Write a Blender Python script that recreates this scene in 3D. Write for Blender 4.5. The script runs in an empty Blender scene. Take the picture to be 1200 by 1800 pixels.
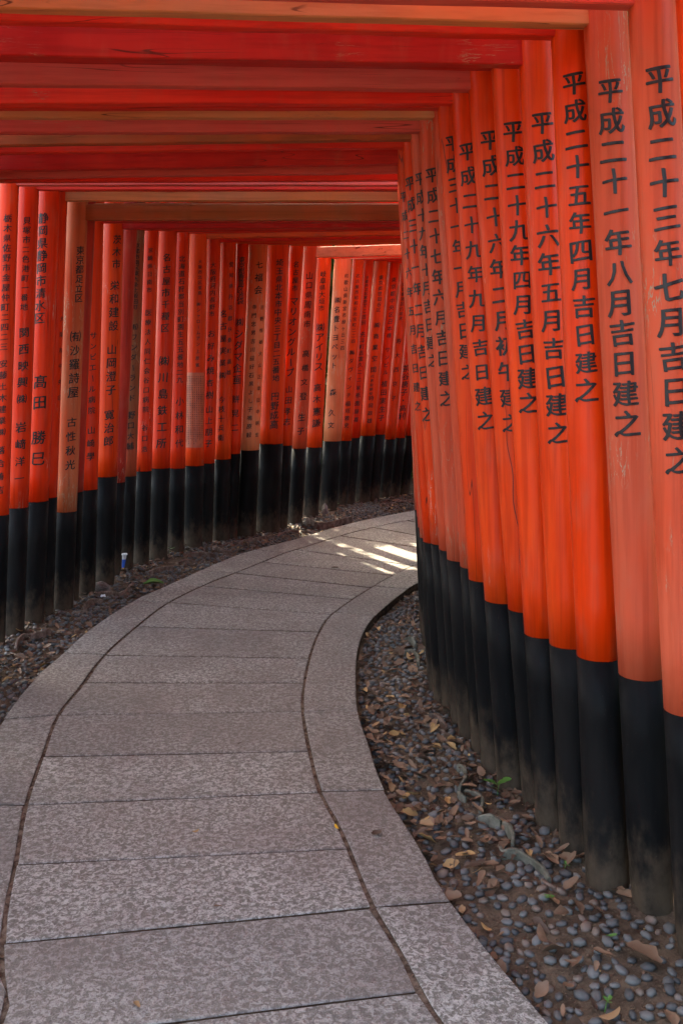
import bpy, bmesh, math, random
import numpy as np
from mathutils import Vector, Matrix, noise as mnoise

C = bpy.context.scene.collection
SC = bpy.context.scene
R = math.radians
random.seed(7)
rng = np.random.default_rng(11)

# ------------------------------------------------------------------ camera, sky, sun, exposure
F, H, HZ, CX = 1700.0, 1.6, 643.0, 600.0      # focal length in photo pixels, eye height, horizon row, centre column
cam_d = bpy.data.cameras.new('camera'); cam = bpy.data.objects.new('camera', cam_d); C.objects.link(cam)
cam.location = (0, 0, H); cam.rotation_euler = (R(90), 0, 0)
cam_d.sensor_fit = 'VERTICAL'; cam_d.sensor_height = 36; cam_d.sensor_width = 24
cam_d.lens = F / 1800 * 36; cam_d.shift_y = -(900 - HZ) / 1800
cam_d.clip_start = .05; cam_d.clip_end = 600
SC.camera = cam
W = bpy.data.worlds.new('World'); SC.world = W; W.use_nodes = True
SUN_EL, SUN_AZ = 50, -24                       # degrees; azimuth from +Y (ahead) towards +X
wn = W.node_tree.nodes; wl = W.node_tree.links
sky = wn.new('ShaderNodeTexSky'); sky.sky_type = 'NISHITA'; sky.sun_disc = False
sky.sun_elevation = R(SUN_EL); sky.sun_rotation = R(SUN_AZ); sky.air_density = .7; sky.dust_density = 4; sky.ozone_density = .3
wl.new(sky.outputs[0], wn['Background'].inputs[0]); wn['Background'].inputs[1].default_value = .15
sun_d = bpy.data.lights.new('sun', 'SUN'); sun_d.energy = 2.0; sun_d.angle = R(.6); sun_d.color = (1, .93, .82)
sun = bpy.data.objects.new('sun', sun_d); C.objects.link(sun)
to_sun = Vector((math.sin(R(SUN_AZ)) * math.cos(R(SUN_EL)), math.cos(R(SUN_AZ)) * math.cos(R(SUN_EL)), math.sin(R(SUN_EL))))
sun.rotation_euler = to_sun.to_track_quat('Z', 'Y').to_euler(); sun.location = (0, 0, 12)
SC.view_settings.view_transform = 'Standard'; SC.view_settings.look = 'None'
SC.view_settings.use_white_balance = True; SC.view_settings.white_balance_temperature = 7500; SC.view_settings.white_balance_tint = -1
SC.view_settings.exposure = 3.68; SC.view_settings.gamma = 1; SC.view_settings.use_curve_mapping = False
SC.cycles.max_bounces = 8; SC.cycles.diffuse_bounces = 5; SC.cycles.glossy_bounces = 3

NBACK = 4
def G(px, py, z=0.0):                          # photo pixel on the level z -> world x, y
    Y = F * (H - z) / (py - HZ)
    return ((px - CX) * Y / F, Y)

# ------------------------------------------------------------------ helpers
def mesh_obj(name, verts, faces, mat, parent=None, smooth=False, loc=None):
    me = bpy.data.meshes.new(name)
    if loc is not None:
        verts = [(v[0] - loc[0], v[1] - loc[1], v[2] - loc[2]) for v in verts]
    me.from_pydata([tuple(v) for v in verts], [], faces)
    me.materials.append(mat)
    if smooth: me.shade_smooth()
    o = bpy.data.objects.new(name, me); C.objects.link(o)
    if parent: o.parent = parent
    elif loc is not None: o.location = loc
    return o

def tag(o, label=None, cat=None, group=None, kind=None):
    if label: o['label'] = label
    if cat: o['category'] = cat
    if group: o['group'] = group
    if kind: o['kind'] = kind
    return o

def empty(name, loc):
    o = bpy.data.objects.new(name, None); C.objects.link(o); o.location = loc; o.empty_display_size = .1
    return o

# ------------------------------------------------------------------ materials
class N:
    def __init__(s, name):
        s.m = bpy.data.materials.new(name); s.m.use_nodes = True; s.t = s.m.node_tree
        s.b = s.t.nodes['Principled BSDF']
        s.tc = s.t.nodes.new('ShaderNodeTexCoord')
        s.oi = s.t.nodes.new('ShaderNodeObjectInfo')
    def lk(s, a, b): s.t.links.new(a, b)
    def coords(s, scale=(1, 1, 1), rand=True):
        mp = s.t.nodes.new('ShaderNodeMapping'); mp.inputs['Scale'].default_value = scale
        s.lk(s.tc.outputs['Object'], mp.inputs['Vector'])
        if rand:
            cb = s.t.nodes.new('ShaderNodeCombineXYZ')
            for i, k in enumerate((37., 91., 53.)):
                mu = s.math('MULTIPLY', s.oi.outputs['Random'], k); s.lk(mu, cb.inputs[i])
            s.lk(cb.outputs[0], mp.inputs['Location'])
        return mp.outputs[0]
    def math(s, op, a, b=0.0, clamp=False):
        n = s.t.nodes.new('ShaderNodeMath'); n.operation = op; n.use_clamp = clamp
        for i, v in enumerate((a, b)):
            if isinstance(v, (int, float)): n.inputs[i].default_value = v
            else: s.lk(v, n.inputs[i])
        return n.outputs[0]
    def noise(s, vec, scale, detail=3, rough=.55, dist=0.0):
        n = s.t.nodes.new('ShaderNodeTexNoise'); n.inputs['Scale'].default_value = scale
        n.inputs['Detail'].default_value = detail; n.inputs['Roughness'].default_value = rough
        n.inputs['Distortion'].default_value = dist; s.lk(vec, n.inputs['Vector']); return n.outputs[0]
    def step(s, v, a, b, lo=0.0, hi=1.0):
        n = s.t.nodes.new('ShaderNodeMapRange'); n.interpolation_type = 'SMOOTHSTEP'
        s.lk(v, n.inputs[0]); n.inputs[1].default_value = a; n.inputs[2].default_value = b
        n.inputs[3].default_value = lo; n.inputs[4].default_value = hi; return n.outputs[0]
    def mix(s, f, a, b, blend='MIX'):
        n = s.t.nodes.new('ShaderNodeMix'); n.data_type = 'RGBA'; n.blend_type = blend
        if isinstance(f, (int, float)): n.inputs[0].default_value = f
        else: s.lk(f, n.inputs[0])
        for i, v in ((6, a), (7, b)):
            if isinstance(v, tuple): n.inputs[i].default_value = (*v, 1)
            else: s.lk(v, n.inputs[i])
        return n.outputs[2]
    def z(s):
        n = s.t.nodes.new('ShaderNodeSeparateXYZ'); s.lk(s.tc.outputs['Object'], n.inputs[0]); return n.outputs[2]
    def bump(s, h, strength=.3, dist=.004):
        n = s.t.nodes.new('ShaderNodeBump'); n.inputs['Strength'].default_value = strength
        n.inputs['Distance'].default_value = dist; s.lk(h, n.inputs['Height']); s.lk(n.outputs[0], s.b.inputs['Normal'])
    def done(s, col=None, rough=.5, spec=.5):
        if col is not None:
            if isinstance(col, tuple): s.b.inputs['Base Color'].default_value = (*col, 1)
            else: s.lk(col, s.b.inputs['Base Color'])
        if isinstance(rough, (int, float)): s.b.inputs['Roughness'].default_value = rough
        else: s.lk(rough, s.b.inputs['Roughness'])
        s.b.inputs['Specular IOR Level'].default_value = spec
        return s.m

def paint(name, base, alt, wear=(.5, .4, .33), wear_at=.72, streak=.35, rough=.42, horiz=False):
    n = N(name)
    v = n.coords((.5, 9, 9) if horiz else (7, 7, .55))
    fine = n.coords((1.2, 34, 34) if horiz else (34, 34, 1.1))
    st = n.noise(v, 2.2, 4); gr = n.noise(fine, 1.5, 3, .6); blot = n.noise(n.coords((3, 3, 1.2)), 1.3, 4)
    c = n.mix(n.step(blot, .35, .66), base, alt)
    c = n.mix(n.step(gr, .42, .68, 0, streak * 1.5), c, tuple(min(1, x * .62) for x in base))
    c = n.mix(n.step(st, .55, .75, 0, streak * .8), c, tuple(min(1, x * 1.12 + .018) for x in alt))
    crack = n.noise(n.coords((2, 26, 26) if horiz else (22, 22, 2.1)), 1.1, 5, .62, .6)
    band = n.math('ABSOLUTE', n.math('SUBTRACT', crack, .5))
    ln = n.step(band, .003, .010, 1, 0)
    zone = n.step(n.noise(n.coords((2.5, 2.5, 1.6)), 1.6, 3), wear_at - .12, wear_at)
    c = n.mix(n.math('MULTIPLY', n.oi.outputs['Random'], .28), c, tuple(x * .5 for x in base))
    m = n.math('MULTIPLY', ln, zone)
    c = n.mix(m, c, wear)
    ck = n.step(n.math('ABSOLUTE', n.math('SUBTRACT', n.noise(n.coords((.3, 12, 12) if horiz else (12, 12, .16)), 1.0, 2, .5), .5)), .0012, .0045, 1, 0)
    ck = n.math('MULTIPLY', ck, n.step(n.noise(n.coords((2, 2, .7)), 1.4, 2), .52, .60, 0, .8))
    c = n.mix(ck, c, (.05, .012, .008))
    spots = n.step(n.noise(n.coords((30, 30, 12)), 1.6, 3, .7), .77, .82)
    c = n.mix(n.math('MULTIPLY', spots, .6), c, wear)
    dust = n.step(n.noise(n.coords((5, 5, 1.5)), 3, 4), .5, .8, 0, .22)
    c = n.mix(dust, c, (.34, .13, .08))
    n.bump(n.math('ADD', n.math('MULTIPLY', gr, .6), n.math('MULTIPLY', m, -1.5)), .3, .003)
    return n.done(c, n.step(blot, .3, .7, rough - .08, rough + .14), .22)

M = {}
M['vermilion'] = paint('vermilion paint', (.66, .036, .003), (.70, .060, .006), rough=.42)
M['red'] = paint('red paint', (.66, .022, .003), (.68, .040, .005), rough=.42)
M['deep'] = paint('deep red paint', (.33, .018, .012), (.44, .03, .016), rough=.5)
M['pink'] = paint('faded pink paint', (.56, .066, .024), (.54, .092, .042), wear=(.30, .25, .17), wear_at=.62, rough=.52)
M['tan'] = paint('weathered tan paint', (.50, .125, .050), (.58, .06, .014), wear=(.40, .30, .2), wear_at=.6, rough=.6)
M['pale'] = paint('bleached pale paint', (.72, .24, .11), (.66, .13, .045), wear=(.5, .36, .25), wear_at=.6, rough=.5)  # sunlight on two left pillars is put into this paler colour
M['brown'] = paint('brown weathered paint', (.24, .075, .032), (.40, .06, .025), wear=(.30, .2, .12), wear_at=.6, rough=.6)
for k, src in (('vermilion', ((.68, .085, .02), (.70, .12, .03))), ('red', ((.66, .024, .018), (.70, .04, .022))),
               ('deep', ((.46, .016, .018), (.56, .026, .022))), ('pink', ((.62, .085, .075), (.58, .11, .09))),
               ('tan', ((.66, .25, .10), (.58, .26, .13))), ('brown', ((.32, .10, .04), (.46, .09, .03))),
               ('wood', ((.74, .46, .34), (.68, .38, .26)))):
    M['b_' + k] = paint('beam ' + k, src[0], src[1], wear=(.36, .16, .10), wear_at=.70, horiz=True, rough=.5)

n = N('black pillar paint')
zz = n.z(); dn = n.noise(n.coords((9, 9, 5)), 2, 5, .65)
dz = n.math('ADD', zz, n.math('MULTIPLY', n.math('SUBTRACT', dn, .5), .55))
c = n.mix(n.step(n.noise(n.coords((5, 5, 1)), 2, 4), .35, .7), (.004, .004, .0045), (.010, .009, .009))
c = n.mix(n.step(dz, -.05, .26, .9, 0), c, (.075, .052, .036))
sp = n.step(n.noise(n.coords((28, 28, 7)), 1.7, 3, .75), .755, .79)
c = n.mix(n.math('MULTIPLY', sp, .75), c, (.22, .19, .15))
fl = n.noise(n.coords((60, 60, 40)), 2.2, 3, .7)
c = n.mix(n.step(fl, .68, .74, 0, .35), c, (.11, .085, .07))
n.bump(n.noise(n.coords((45, 45, 3)), 1.5, 4), .3, .003)
M['black'] = n.done(c, n.step(dn, .3, .7, .42, .65), .06)

n = N('inscription ink')
M['ink'] = n.done((.008, .007, .010), .42, .35)

n = N('granite paving')
v = n.coords((1, 1, 1))
bl = n.noise(v, 58, 5, .68, .8); bl2 = n.noise(v, 3.2, 4, .6); sm = n.noise(v, 160, 2, .7)
c = n.mix(n.step(bl, .43, .60), (.150, .127, .110), (.43, .385, .352))
c = n.mix(n.step(sm, .54, .68, 0, .85), c, (.085, .055, .048))
c = n.mix(n.step(n.noise(v, 90, 2, .7), .62, .74, 0, .6), c, (.44, .37, .35))
c = n.mix(n.step(bl2, .38, .72, 0, .42), c, (.15, .105, .092))
c = n.mix(n.math('MULTIPLY', n.oi.outputs['Random'], .38), c, (.15, .115, .1))
c = n.mix(n.step(n.noise(v, 1.1, 3), .5, .72, 0, .35), c, (.12, .095, .085))
n.bump(n.math('ADD', n.math('MULTIPLY', bl, 1.0), n.math('MULTIPLY', sm, .6)), 1.0, .009)
M['granite'] = n.done(c, .72, .35)

n = N('joint dirt')
v = n.coords((1, 1, 1), False); a = n.noise(v, 25, 5, .7)
c = n.mix(n.step(a, .35, .65), (.035, .02, .014), (.10, .062, .04))
n.bump(a, .8, .01); M['dirt'] = n.done(c, .95, .1)

n = N('joint filling')
v = n.coords((1, 1, 1), False); a = n.noise(v, 30, 5, .7)
c = n.mix(n.step(a, .35, .65), (.045, .026, .018), (.17, .12, .09))
n.bump(a, .8, .01); M['filling'] = n.done(c, .95, .1)

n = N('verge soil')
v = n.coords((1, 1, 1), False); a = n.noise(v, 14, 6, .7); b = n.noise(v, 110, 4, .75)
c = n.mix(n.step(a, .35, .68), (.060, .036, .024), (.15, .10, .068))
c = n.mix(n.step(b, .5, .72, 0, .7), c, (.19, .135, .095))
n.bump(n.math('ADD', a, b), .9, .012); M['soil'] = n.done(c, .95, .15)

def pebble_mat(name, lo, hi):
    n = N(name)
    at = n.t.nodes.new('ShaderNodeAttribute'); at.attribute_name = 'tone'
    a = n.noise(n.coords((1, 1, 1)), 60, 4, .6)
    r = n.math('ADD', at.outputs['Fac'], n.oi.outputs['Random'])
    r = n.math('FRACT', n.math('MULTIPLY', r, .999))
    c = n.mix(r, lo, hi)
    c = n.mix(n.step(r, .86, .9, 0, .8), c, (.135, .085, .062))
    c = n.mix(n.step(a, .48, .72, 0, .45), c, (.14, .105, .082))
    n.bump(a, .25, .002); return n.done(c, .58, .4)
M['pebble'] = pebble_mat('river pebble', (.040, .038, .040), (.135, .125, .12))

n = N('dry leaf')
at = n.t.nodes.new('ShaderNodeAttribute'); at.attribute_name = 'tone'
r = n.math('FRACT', n.math('ADD', at.outputs['Fac'], n.oi.outputs['Random']))
c = n.mix(r, (.055, .032, .022), (.21, .115, .068))
c = n.mix(n.step(r, .9, .95, 0, 1), c, (.34, .20, .08))
c = n.mix(n.step(n.noise(n.coords((1, 1, 1)), 40, 4), .45, .7, 0, .6), c, (.10, .05, .03))
M['leaf'] = n.done(c, .6, .35)
n = N('green leaf'); M['green'] = n.done(n.mix(n.noise(n.coords(), 30), (.04, .10, .012), (.08, .18, .03)), .5)
n = N('grey clay tile')
a = n.noise(n.coords(), 18, 5, .7)
M['tile'] = n.done(n.mix(n.step(a, .35, .7), (.065, .058, .042), (.16, .145, .115)), .75, .3); 
n = N('brown clay tile'); a = n.noise(n.coords(), 22, 5, .7)
M['tile_brown'] = n.done(n.mix(n.step(a, .35, .7), (.075, .04, .028), (.21, .15, .12)), .75, .3)
n = N('rock'); a = n.noise(n.coords(), 12, 6, .7); n.bump(a, .8, .02)
M['rock'] = n.done(n.mix(n.step(a, .3, .7), (.07, .05, .045), (.24, .20, .18)), .85, .25)
n = N('forest floor'); a = n.noise(n.coords(rand=False), 6, 6, .7); n.bump(a, .8, .04)
M['floor'] = n.done(n.mix(n.step(a, .35, .7), (.07, .055, .035), (.16, .12, .08)), .95, .1)
n = N('bark'); a = n.noise(n.coords((6, 6, 1)), 3, 6, .7); n.bump(a, .8, .03)
M['bark'] = n.done(n.mix(a, (.05, .035, .025), (.16, .12, .09)), .9, .15)
n = N('foliage'); a = n.noise(n.coords(), 1.2, 3)
M['foliage'] = n.done(n.mix(n.step(a, .35, .65), (.035, .085, .012), (.10, .20, .03)), .5, .4)
n = N('white plastic'); M['white'] = n.done((.75, .76, .78), .35)
n = N('blue plastic'); M['blue'] = n.done((.03, .12, .55), .35)
n = N('yellow plastic'); M['yellow'] = n.done((.75, .42, .02), .4)
n = N('notice plate'); a = n.noise(n.coords(), 14, 4)
M['plate'] = n.done(n.mix(n.step(a, .35, .7), (.50, .11, .05), (.36, .08, .04)), .45)

# ------------------------------------------------------------------ large structure: ground, path
def dense(pts, step=.05):
    out = []
    P = [Vector((p[0], p[1])) for p in pts]
    for i in range(len(P) - 1):
        p0 = P[max(i - 1, 0)]; p1 = P[i]; p2 = P[i + 1]; p3 = P[min(i + 2, len(P) - 1)]
        k = max(2, int((p2 - p1).length / step))
        for j in range(k):
            t = j / k
            out.append(.5 * ((2 * p1) + (p2 - p0) * t + (2 * p0 - 5 * p1 + 4 * p2 - p3) * t * t + (3 * p1 - p0 - 3 * p2 + p3) * t ** 3))
    out.append(P[-1])
    return np.array([(v.x, v.y) for v in out])
def img(pts): return [G(*p) for p in pts]

RO = [(1.05, .6), (.92, 1.3)] + img([(964, 1800), (792, 1585), (744, 1500), (711, 1447), (676, 1389), (650, 1314), (629, 1250), (626, 1194), (628, 1150),
     (637, 1117), (656, 1086), (705, 1044), (735, 1025)]) + [(.92, 7.75), (1.42, 8.4), (2.0, 9.1), (2.7, 9.8), (3.5, 10.5)]
RI = [(.80, .6), (.66, 1.3)] + img([(775, 1800), (735, 1735), (690, 1650), (655, 1595), (597, 1455), (563, 1392), (545, 1320), (532, 1250), (535, 1200),
     (547, 1147), (563, 1107), (580, 1083), (620, 1053), (657, 1030), (687, 1013), (733, 992)]) + [(1.0, 8.25), (1.75, 9.15), (2.5, 9.95), (3.3, 10.7)]
LI = [(-.72, .6), (-.79, 1.4)] + img([(3, 1800), (2, 1700), (10, 1600), (27, 1520), (45, 1415), (75, 1330), (103, 1257), (144, 1205), (185, 1151),
     (246, 1097), (297, 1059), (362, 1027), (421, 1004), (500, 972), (533, 962), (587, 945), (630, 933), (687, 920), (730, 912)]) + [(1.3, 10.7), (2.1, 11.5), (3.0, 12.3)]
LO = [(-.90, .6), (-1.0, 1.4), (-1.075, 2.35), (-1.235, 2.84), (-1.40, 3.52), (-1.47, 3.95)] + img([(12, 1257), (62, 1193), (112, 1148), (162, 1104), (236, 1056), (300, 1027), (375, 993), (429, 972),
     (500, 953), (523, 947), (597, 925), (660, 910), (730, 897)]) + [(1.25, 11.2), (2.0, 11.95), (2.9, 12.8)]
RO, RI, LI, LO = dense(RO), dense(RI), dense(LI), dense(LO)

def sdist(poly, X, Y):                       # distance to a polyline and side (positive = right of travel)
    X = np.atleast_1d(X); Y = np.atleast_1d(Y)
    d = (X[:, None] - poly[None, :, 0]) ** 2 + (Y[:, None] - poly[None, :, 1]) ** 2
    k = np.clip(d.argmin(1), 1, len(poly) - 2)
    t = poly[k + 1] - poly[k - 1]; q = np.stack([X, Y], 1) - poly[k]
    s = (q[:, 0] * t[:, 1] - q[:, 1] * t[:, 0]) / np.hypot(t[:, 0], t[:, 1])
    return s, d[np.arange(len(X)), k] ** .5

def verge_h(X, Y):
    dr, _ = sdist(RO, X, Y); dl, _ = sdist(LO, X, Y); dl = -dl
    d = np.maximum(dr, dl)
    s = np.clip(d / .35, 0, 1); s = s * s * (3 - 2 * s)
    z = np.where(d > 0, -.048 + .045 * s, -.048)
    z = z + np.array([mnoise.noise(Vector((x * 5, y * 5, 0))) * .014 + mnoise.noise(Vector((x * 17, y * 17, 3))) * .006 for x, y in zip(X, Y)])
    return np.where(d > -.02, z, -.07)

gx = np.arange(-3.6, 4.2, .05); gy = np.arange(.6, 14.6, .05)
XX, YY = np.meshgrid(gx, gy); zf = np.concatenate([verge_h(XX[i], YY[i]) for i in range(len(gy))])
nv = len(gx)
verge = mesh_obj('gravel_verge', list(zip(XX.ravel(), YY.ravel(), zf)),
                 [(i * nv + j, i * nv + j + 1, (i + 1) * nv + j + 1, (i + 1) * nv + j) for i in range(len(gy) - 1) for j in range(nv - 1)],
                 M['soil'], smooth=True)
tag(verge, kind='structure')
g = mesh_obj('ground', [(-250, -250, -.11), (250, -250, -.11), (250, 250, -.11), (-250, 250, -.11)], [(0, 1, 2, 3)], M['floor']); tag(g, kind='structure')

# mortar / soil bed under the slabs
nb = 260
def resample(poly, n):
    s = np.r_[0, np.cumsum(np.hypot(*np.diff(poly, axis=0).T))]; t = np.linspace(0, s[-1], n)
    return np.stack([np.interp(t, s, poly[:, 0]), np.interp(t, s, poly[:, 1])], 1)
a, b = resample(LO, nb), resample(RO, nb)
path = mesh_obj('stone_path', [(x, y, -.026) for x, y in a] + [(x, y, -.026) for x, y in b] + [(x, y, -.09) for x, y in a] + [(x, y, -.09) for x, y in b],
                [(i, nb + i, nb + i + 1, i + 1) for i in range(nb - 1)] + [(i, i + 1, 2 * nb + i + 1, 2 * nb + i) for i in range(nb - 1)] +
                [(nb + i, 3 * nb + i, 3 * nb + i + 1, nb + i + 1) for i in range(nb - 1)], M['dirt'])
tag(path, kind='structure')

def nearest(poly, p): return int(((poly - np.array(p)) ** 2).sum(1).argmin())
def slab(name, PL, PR, i0, i1, j0, j1, gl, gr, rnd):
    """a slab between curves PL (indices i0..i1) and PR (j0..j1)"""
    l = PL[i0:i1 + 1]; r = PR[j0:j1 + 1]
    if len(l) < 2 or len(r) < 2: return
    l = resample(l, max(3, len(l) // 2)); r = resample(r, max(3, len(r) // 2))
    def edge(a, b, n):
        return np.stack([np.linspace(a[0], b[0], n + 2)[1:-1], np.linspace(a[1], b[1], n + 2)[1:-1]], 1)
    ne = max(2, int(np.hypot(*(r[0] - l[0])) / .07))
    ring = np.concatenate([l, edge(l[-1], r[-1], ne), r[::-1], edge(r[0], l[0], ne)])      # clockwise seen from above
    nl, nr = len(l), len(r)
    def inset(pts, amounts):
        n = len(pts); out = pts.copy()
        for k in range(n):
            t1 = pts[k] - pts[k - 1]; t2 = pts[(k + 1) % n] - pts[k]
            n1 = np.array([t1[1], -t1[0]]) / (np.hypot(*t1) + 1e-9); n2 = np.array([t2[1], -t2[0]]) / (np.hypot(*t2) + 1e-9)
            m1, m2 = amounts[k - 1], amounts[k]
            if n1 @ n2 < .7: out[k] = pts[k] + n1 * m1 + n2 * m2
            else: out[k] = pts[k] + (n1 + n2) / np.hypot(*(n1 + n2)) * (m1 + m2) / 2
        return out
    gc = .0046 + .0013 * max(0, min(4.5, l[0][1] - 3.4)) if gl == gr else .005
    am = [gl] * (nl - 1) + [gc] * (ne + 1) + [gr] * (nr - 1) + [gc] * (ne + 1)
    am = [x + (random.random() ** 3 * .004) for x in am]
    A = inset(ring, am); tilt = [(random.random() - .5) * .002 for _ in range(2)]
    B = inset(A, [.0008 + random.random() * .0012 for _ in am]); c = A.mean(0)
    D = inset(B, [.003 + random.random() * .004 for _ in am])
    zt = rnd + random.random() * .0015
    zf_ = lambda p, z: z + tilt[0] * (p[0] - c[0]) + tilt[1] * (p[1] - c[1])
    n_ = len(A)
    V = [(p[0], p[1], -.07) for p in A] + [(p[0], p[1], zf_(p, zt - .0045)) for p in A] + [(p[0], p[1], zf_(p, zt - .0012)) for p in B] + [(p[0], p[1], zf_(p, zt)) for p in D]
    Fc = []
    for q in range(3):
        for k in range(n_):
            k2 = (k + 1) % n_; Fc.append((q * n_ + k, (q + 1) * n_ + k, (q + 1) * n_ + k2, q * n_ + k2))
    Fc.append(tuple(3 * n_ + k for k in range(n_))[::-1])
    o = mesh_obj(name, V, [f[::-1] for f in Fc], M['granite'], path)
    o.data.materials.append(M['dirt'])
    o.data.polygons.foreach_set('material_index', [1] * n_ + [0] * (len(Fc) - n_))
    return o

joints = [((-260, 1900), (775, 1905)), ((-330, 1838), (744, 1745)), ((10, 1665), (655, 1602)), ((35, 1527), (603, 1486)), ((50, 1420), (565, 1392)), ((82, 1330), (545, 1320)),
          ((105, 1256), (532, 1251)), ((152, 1198), (535, 1200)), ((187, 1150), (545, 1158)), ((242, 1099), (562, 1111)), ((305, 1058), (582, 1080)),
          ((358, 1031), (622, 1052)), ((413, 1008), (645, 1031)), ((460, 989), (690, 1011)), ((527, 967), (722, 994)), ((600, 942), (780, 968))]
LIi, RIi = [], []
for k, (l, r) in enumerate(joints):
    if k < 2: continue
    LIi.append(nearest(LI, G(*l))); RIi.append(nearest(RI, G(*r)))
# the nearest joints run out of the frame on the left: continue the rhythm towards the camera
y0 = G(744, 1745); b0 = nearest(RI, y0); a0 = nearest(LI, (-.82, y0[1] - .19))
LIi.insert(0, a0); RIi.insert(0, b0)
while LIi[0] > 12 and RIi[0] > 12:
    LIi.insert(0, max(0, LIi[0] - 9)); RIi.insert(0, max(0, RIi[0] - 8))
# beyond the bend
while LIi[-1] < len(LI) - 12 and RIi[-1] < len(RI) - 12:
    LIi.append(min(len(LI) - 1, LIi[-1] + 11)); RIi.append(min(len(RI) - 1, RIi[-1] + 8))
for k in range(len(LIi) - 1):
    slab('paving_slab', LI, RI, LIi[k], LIi[k + 1], RIi[k], RIi[k + 1], .0065, .0065, 0)
def kerb_row(PO, PI, pairs, flip):
    pairs = sorted(pairs)
    for (a0, b0), (a1, b1) in zip(pairs, pairs[1:]):
        if flip: slab('edge_slab', PI, PO, b0, b1, a0, a1, .0055, .002, .002)
        else: slab('edge_slab', PO, PI, a0, a1, b0, b1, .002, .0055, .002)
rp = [((792, 1585), (655, 1602)), ((676, 1388), (563, 1392)), ((629, 1252), (532, 1251)), ((656, 1083), (585, 1078)), ((717, 1036), (657, 1031))]
rp = [(nearest(RO, G(*a)), nearest(RI, G(*b))) for a, b in rp]
rp += [(0, 0), (nearest(RO, (.85, 1.85)), nearest(RI, (.60, 1.8)))] + [(nearest(RO, p), nearest(RI, q)) for p, q in (((1.42, 8.4), (1.2, 8.52)), ((2.2, 9.3), (2.0, 9.45)), ((2.9, 10.0), (2.75, 10.2)))] + [(len(RO) - 1, len(RI) - 1)]
kerb_row(RO, RI, rp, True)
lp = [((12, 1262), (105, 1257)), ((112, 1150), (187, 1150)), ((236, 1056), (300, 1059)), ((348, 1004), (421, 1006)), ((457, 966), (500, 972)), ((597, 925), (640, 931))]
lp = [(nearest(LO, G(*a)), nearest(LI, G(*b))) for a, b in lp]
lp += [(0, 0), (nearest(LO, (-1.03, 1.7)), nearest(LI, (-.8, 1.7))), (nearest(LO, (-1.15, 2.6)), nearest(LI, (-.86, 2.6))), (nearest(LO, (-1.40, 3.53)), nearest(LI, G(47, 1417)))]
lp += [(nearest(LO, (1.0, 10.97)), nearest(LI, (1.1, 10.55))), (len(LO) - 1, len(LI) - 1)]
kerb_row(LO, LI, lp, False)

for poly in (LI, RI):
    q_ = resample(poly, 700); T_ = np.gradient(q_, axis=0); T_ /= np.hypot(T_[:, 0], T_[:, 1])[:, None]; V = []
    for k, (p_, t_) in enumerate(zip(q_, T_)):
        for s_ in (-.012, -.004, .004, .012):
            V.append((p_[0] + t_[1] * s_, p_[1] - t_[0] * s_, -.0075 + .006 * mnoise.noise(Vector((p_[0] * 14, p_[1] * 14, s_ * 90))) + .003 * random.random()))
    o = mesh_obj('joint_filling', V, [(4 * k + j, 4 * k + j + 1, 4 * k + j + 5, 4 * k + j + 4) for k in range(len(q_) - 1) for j in range(3)], M['filling'], path, True)

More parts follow.
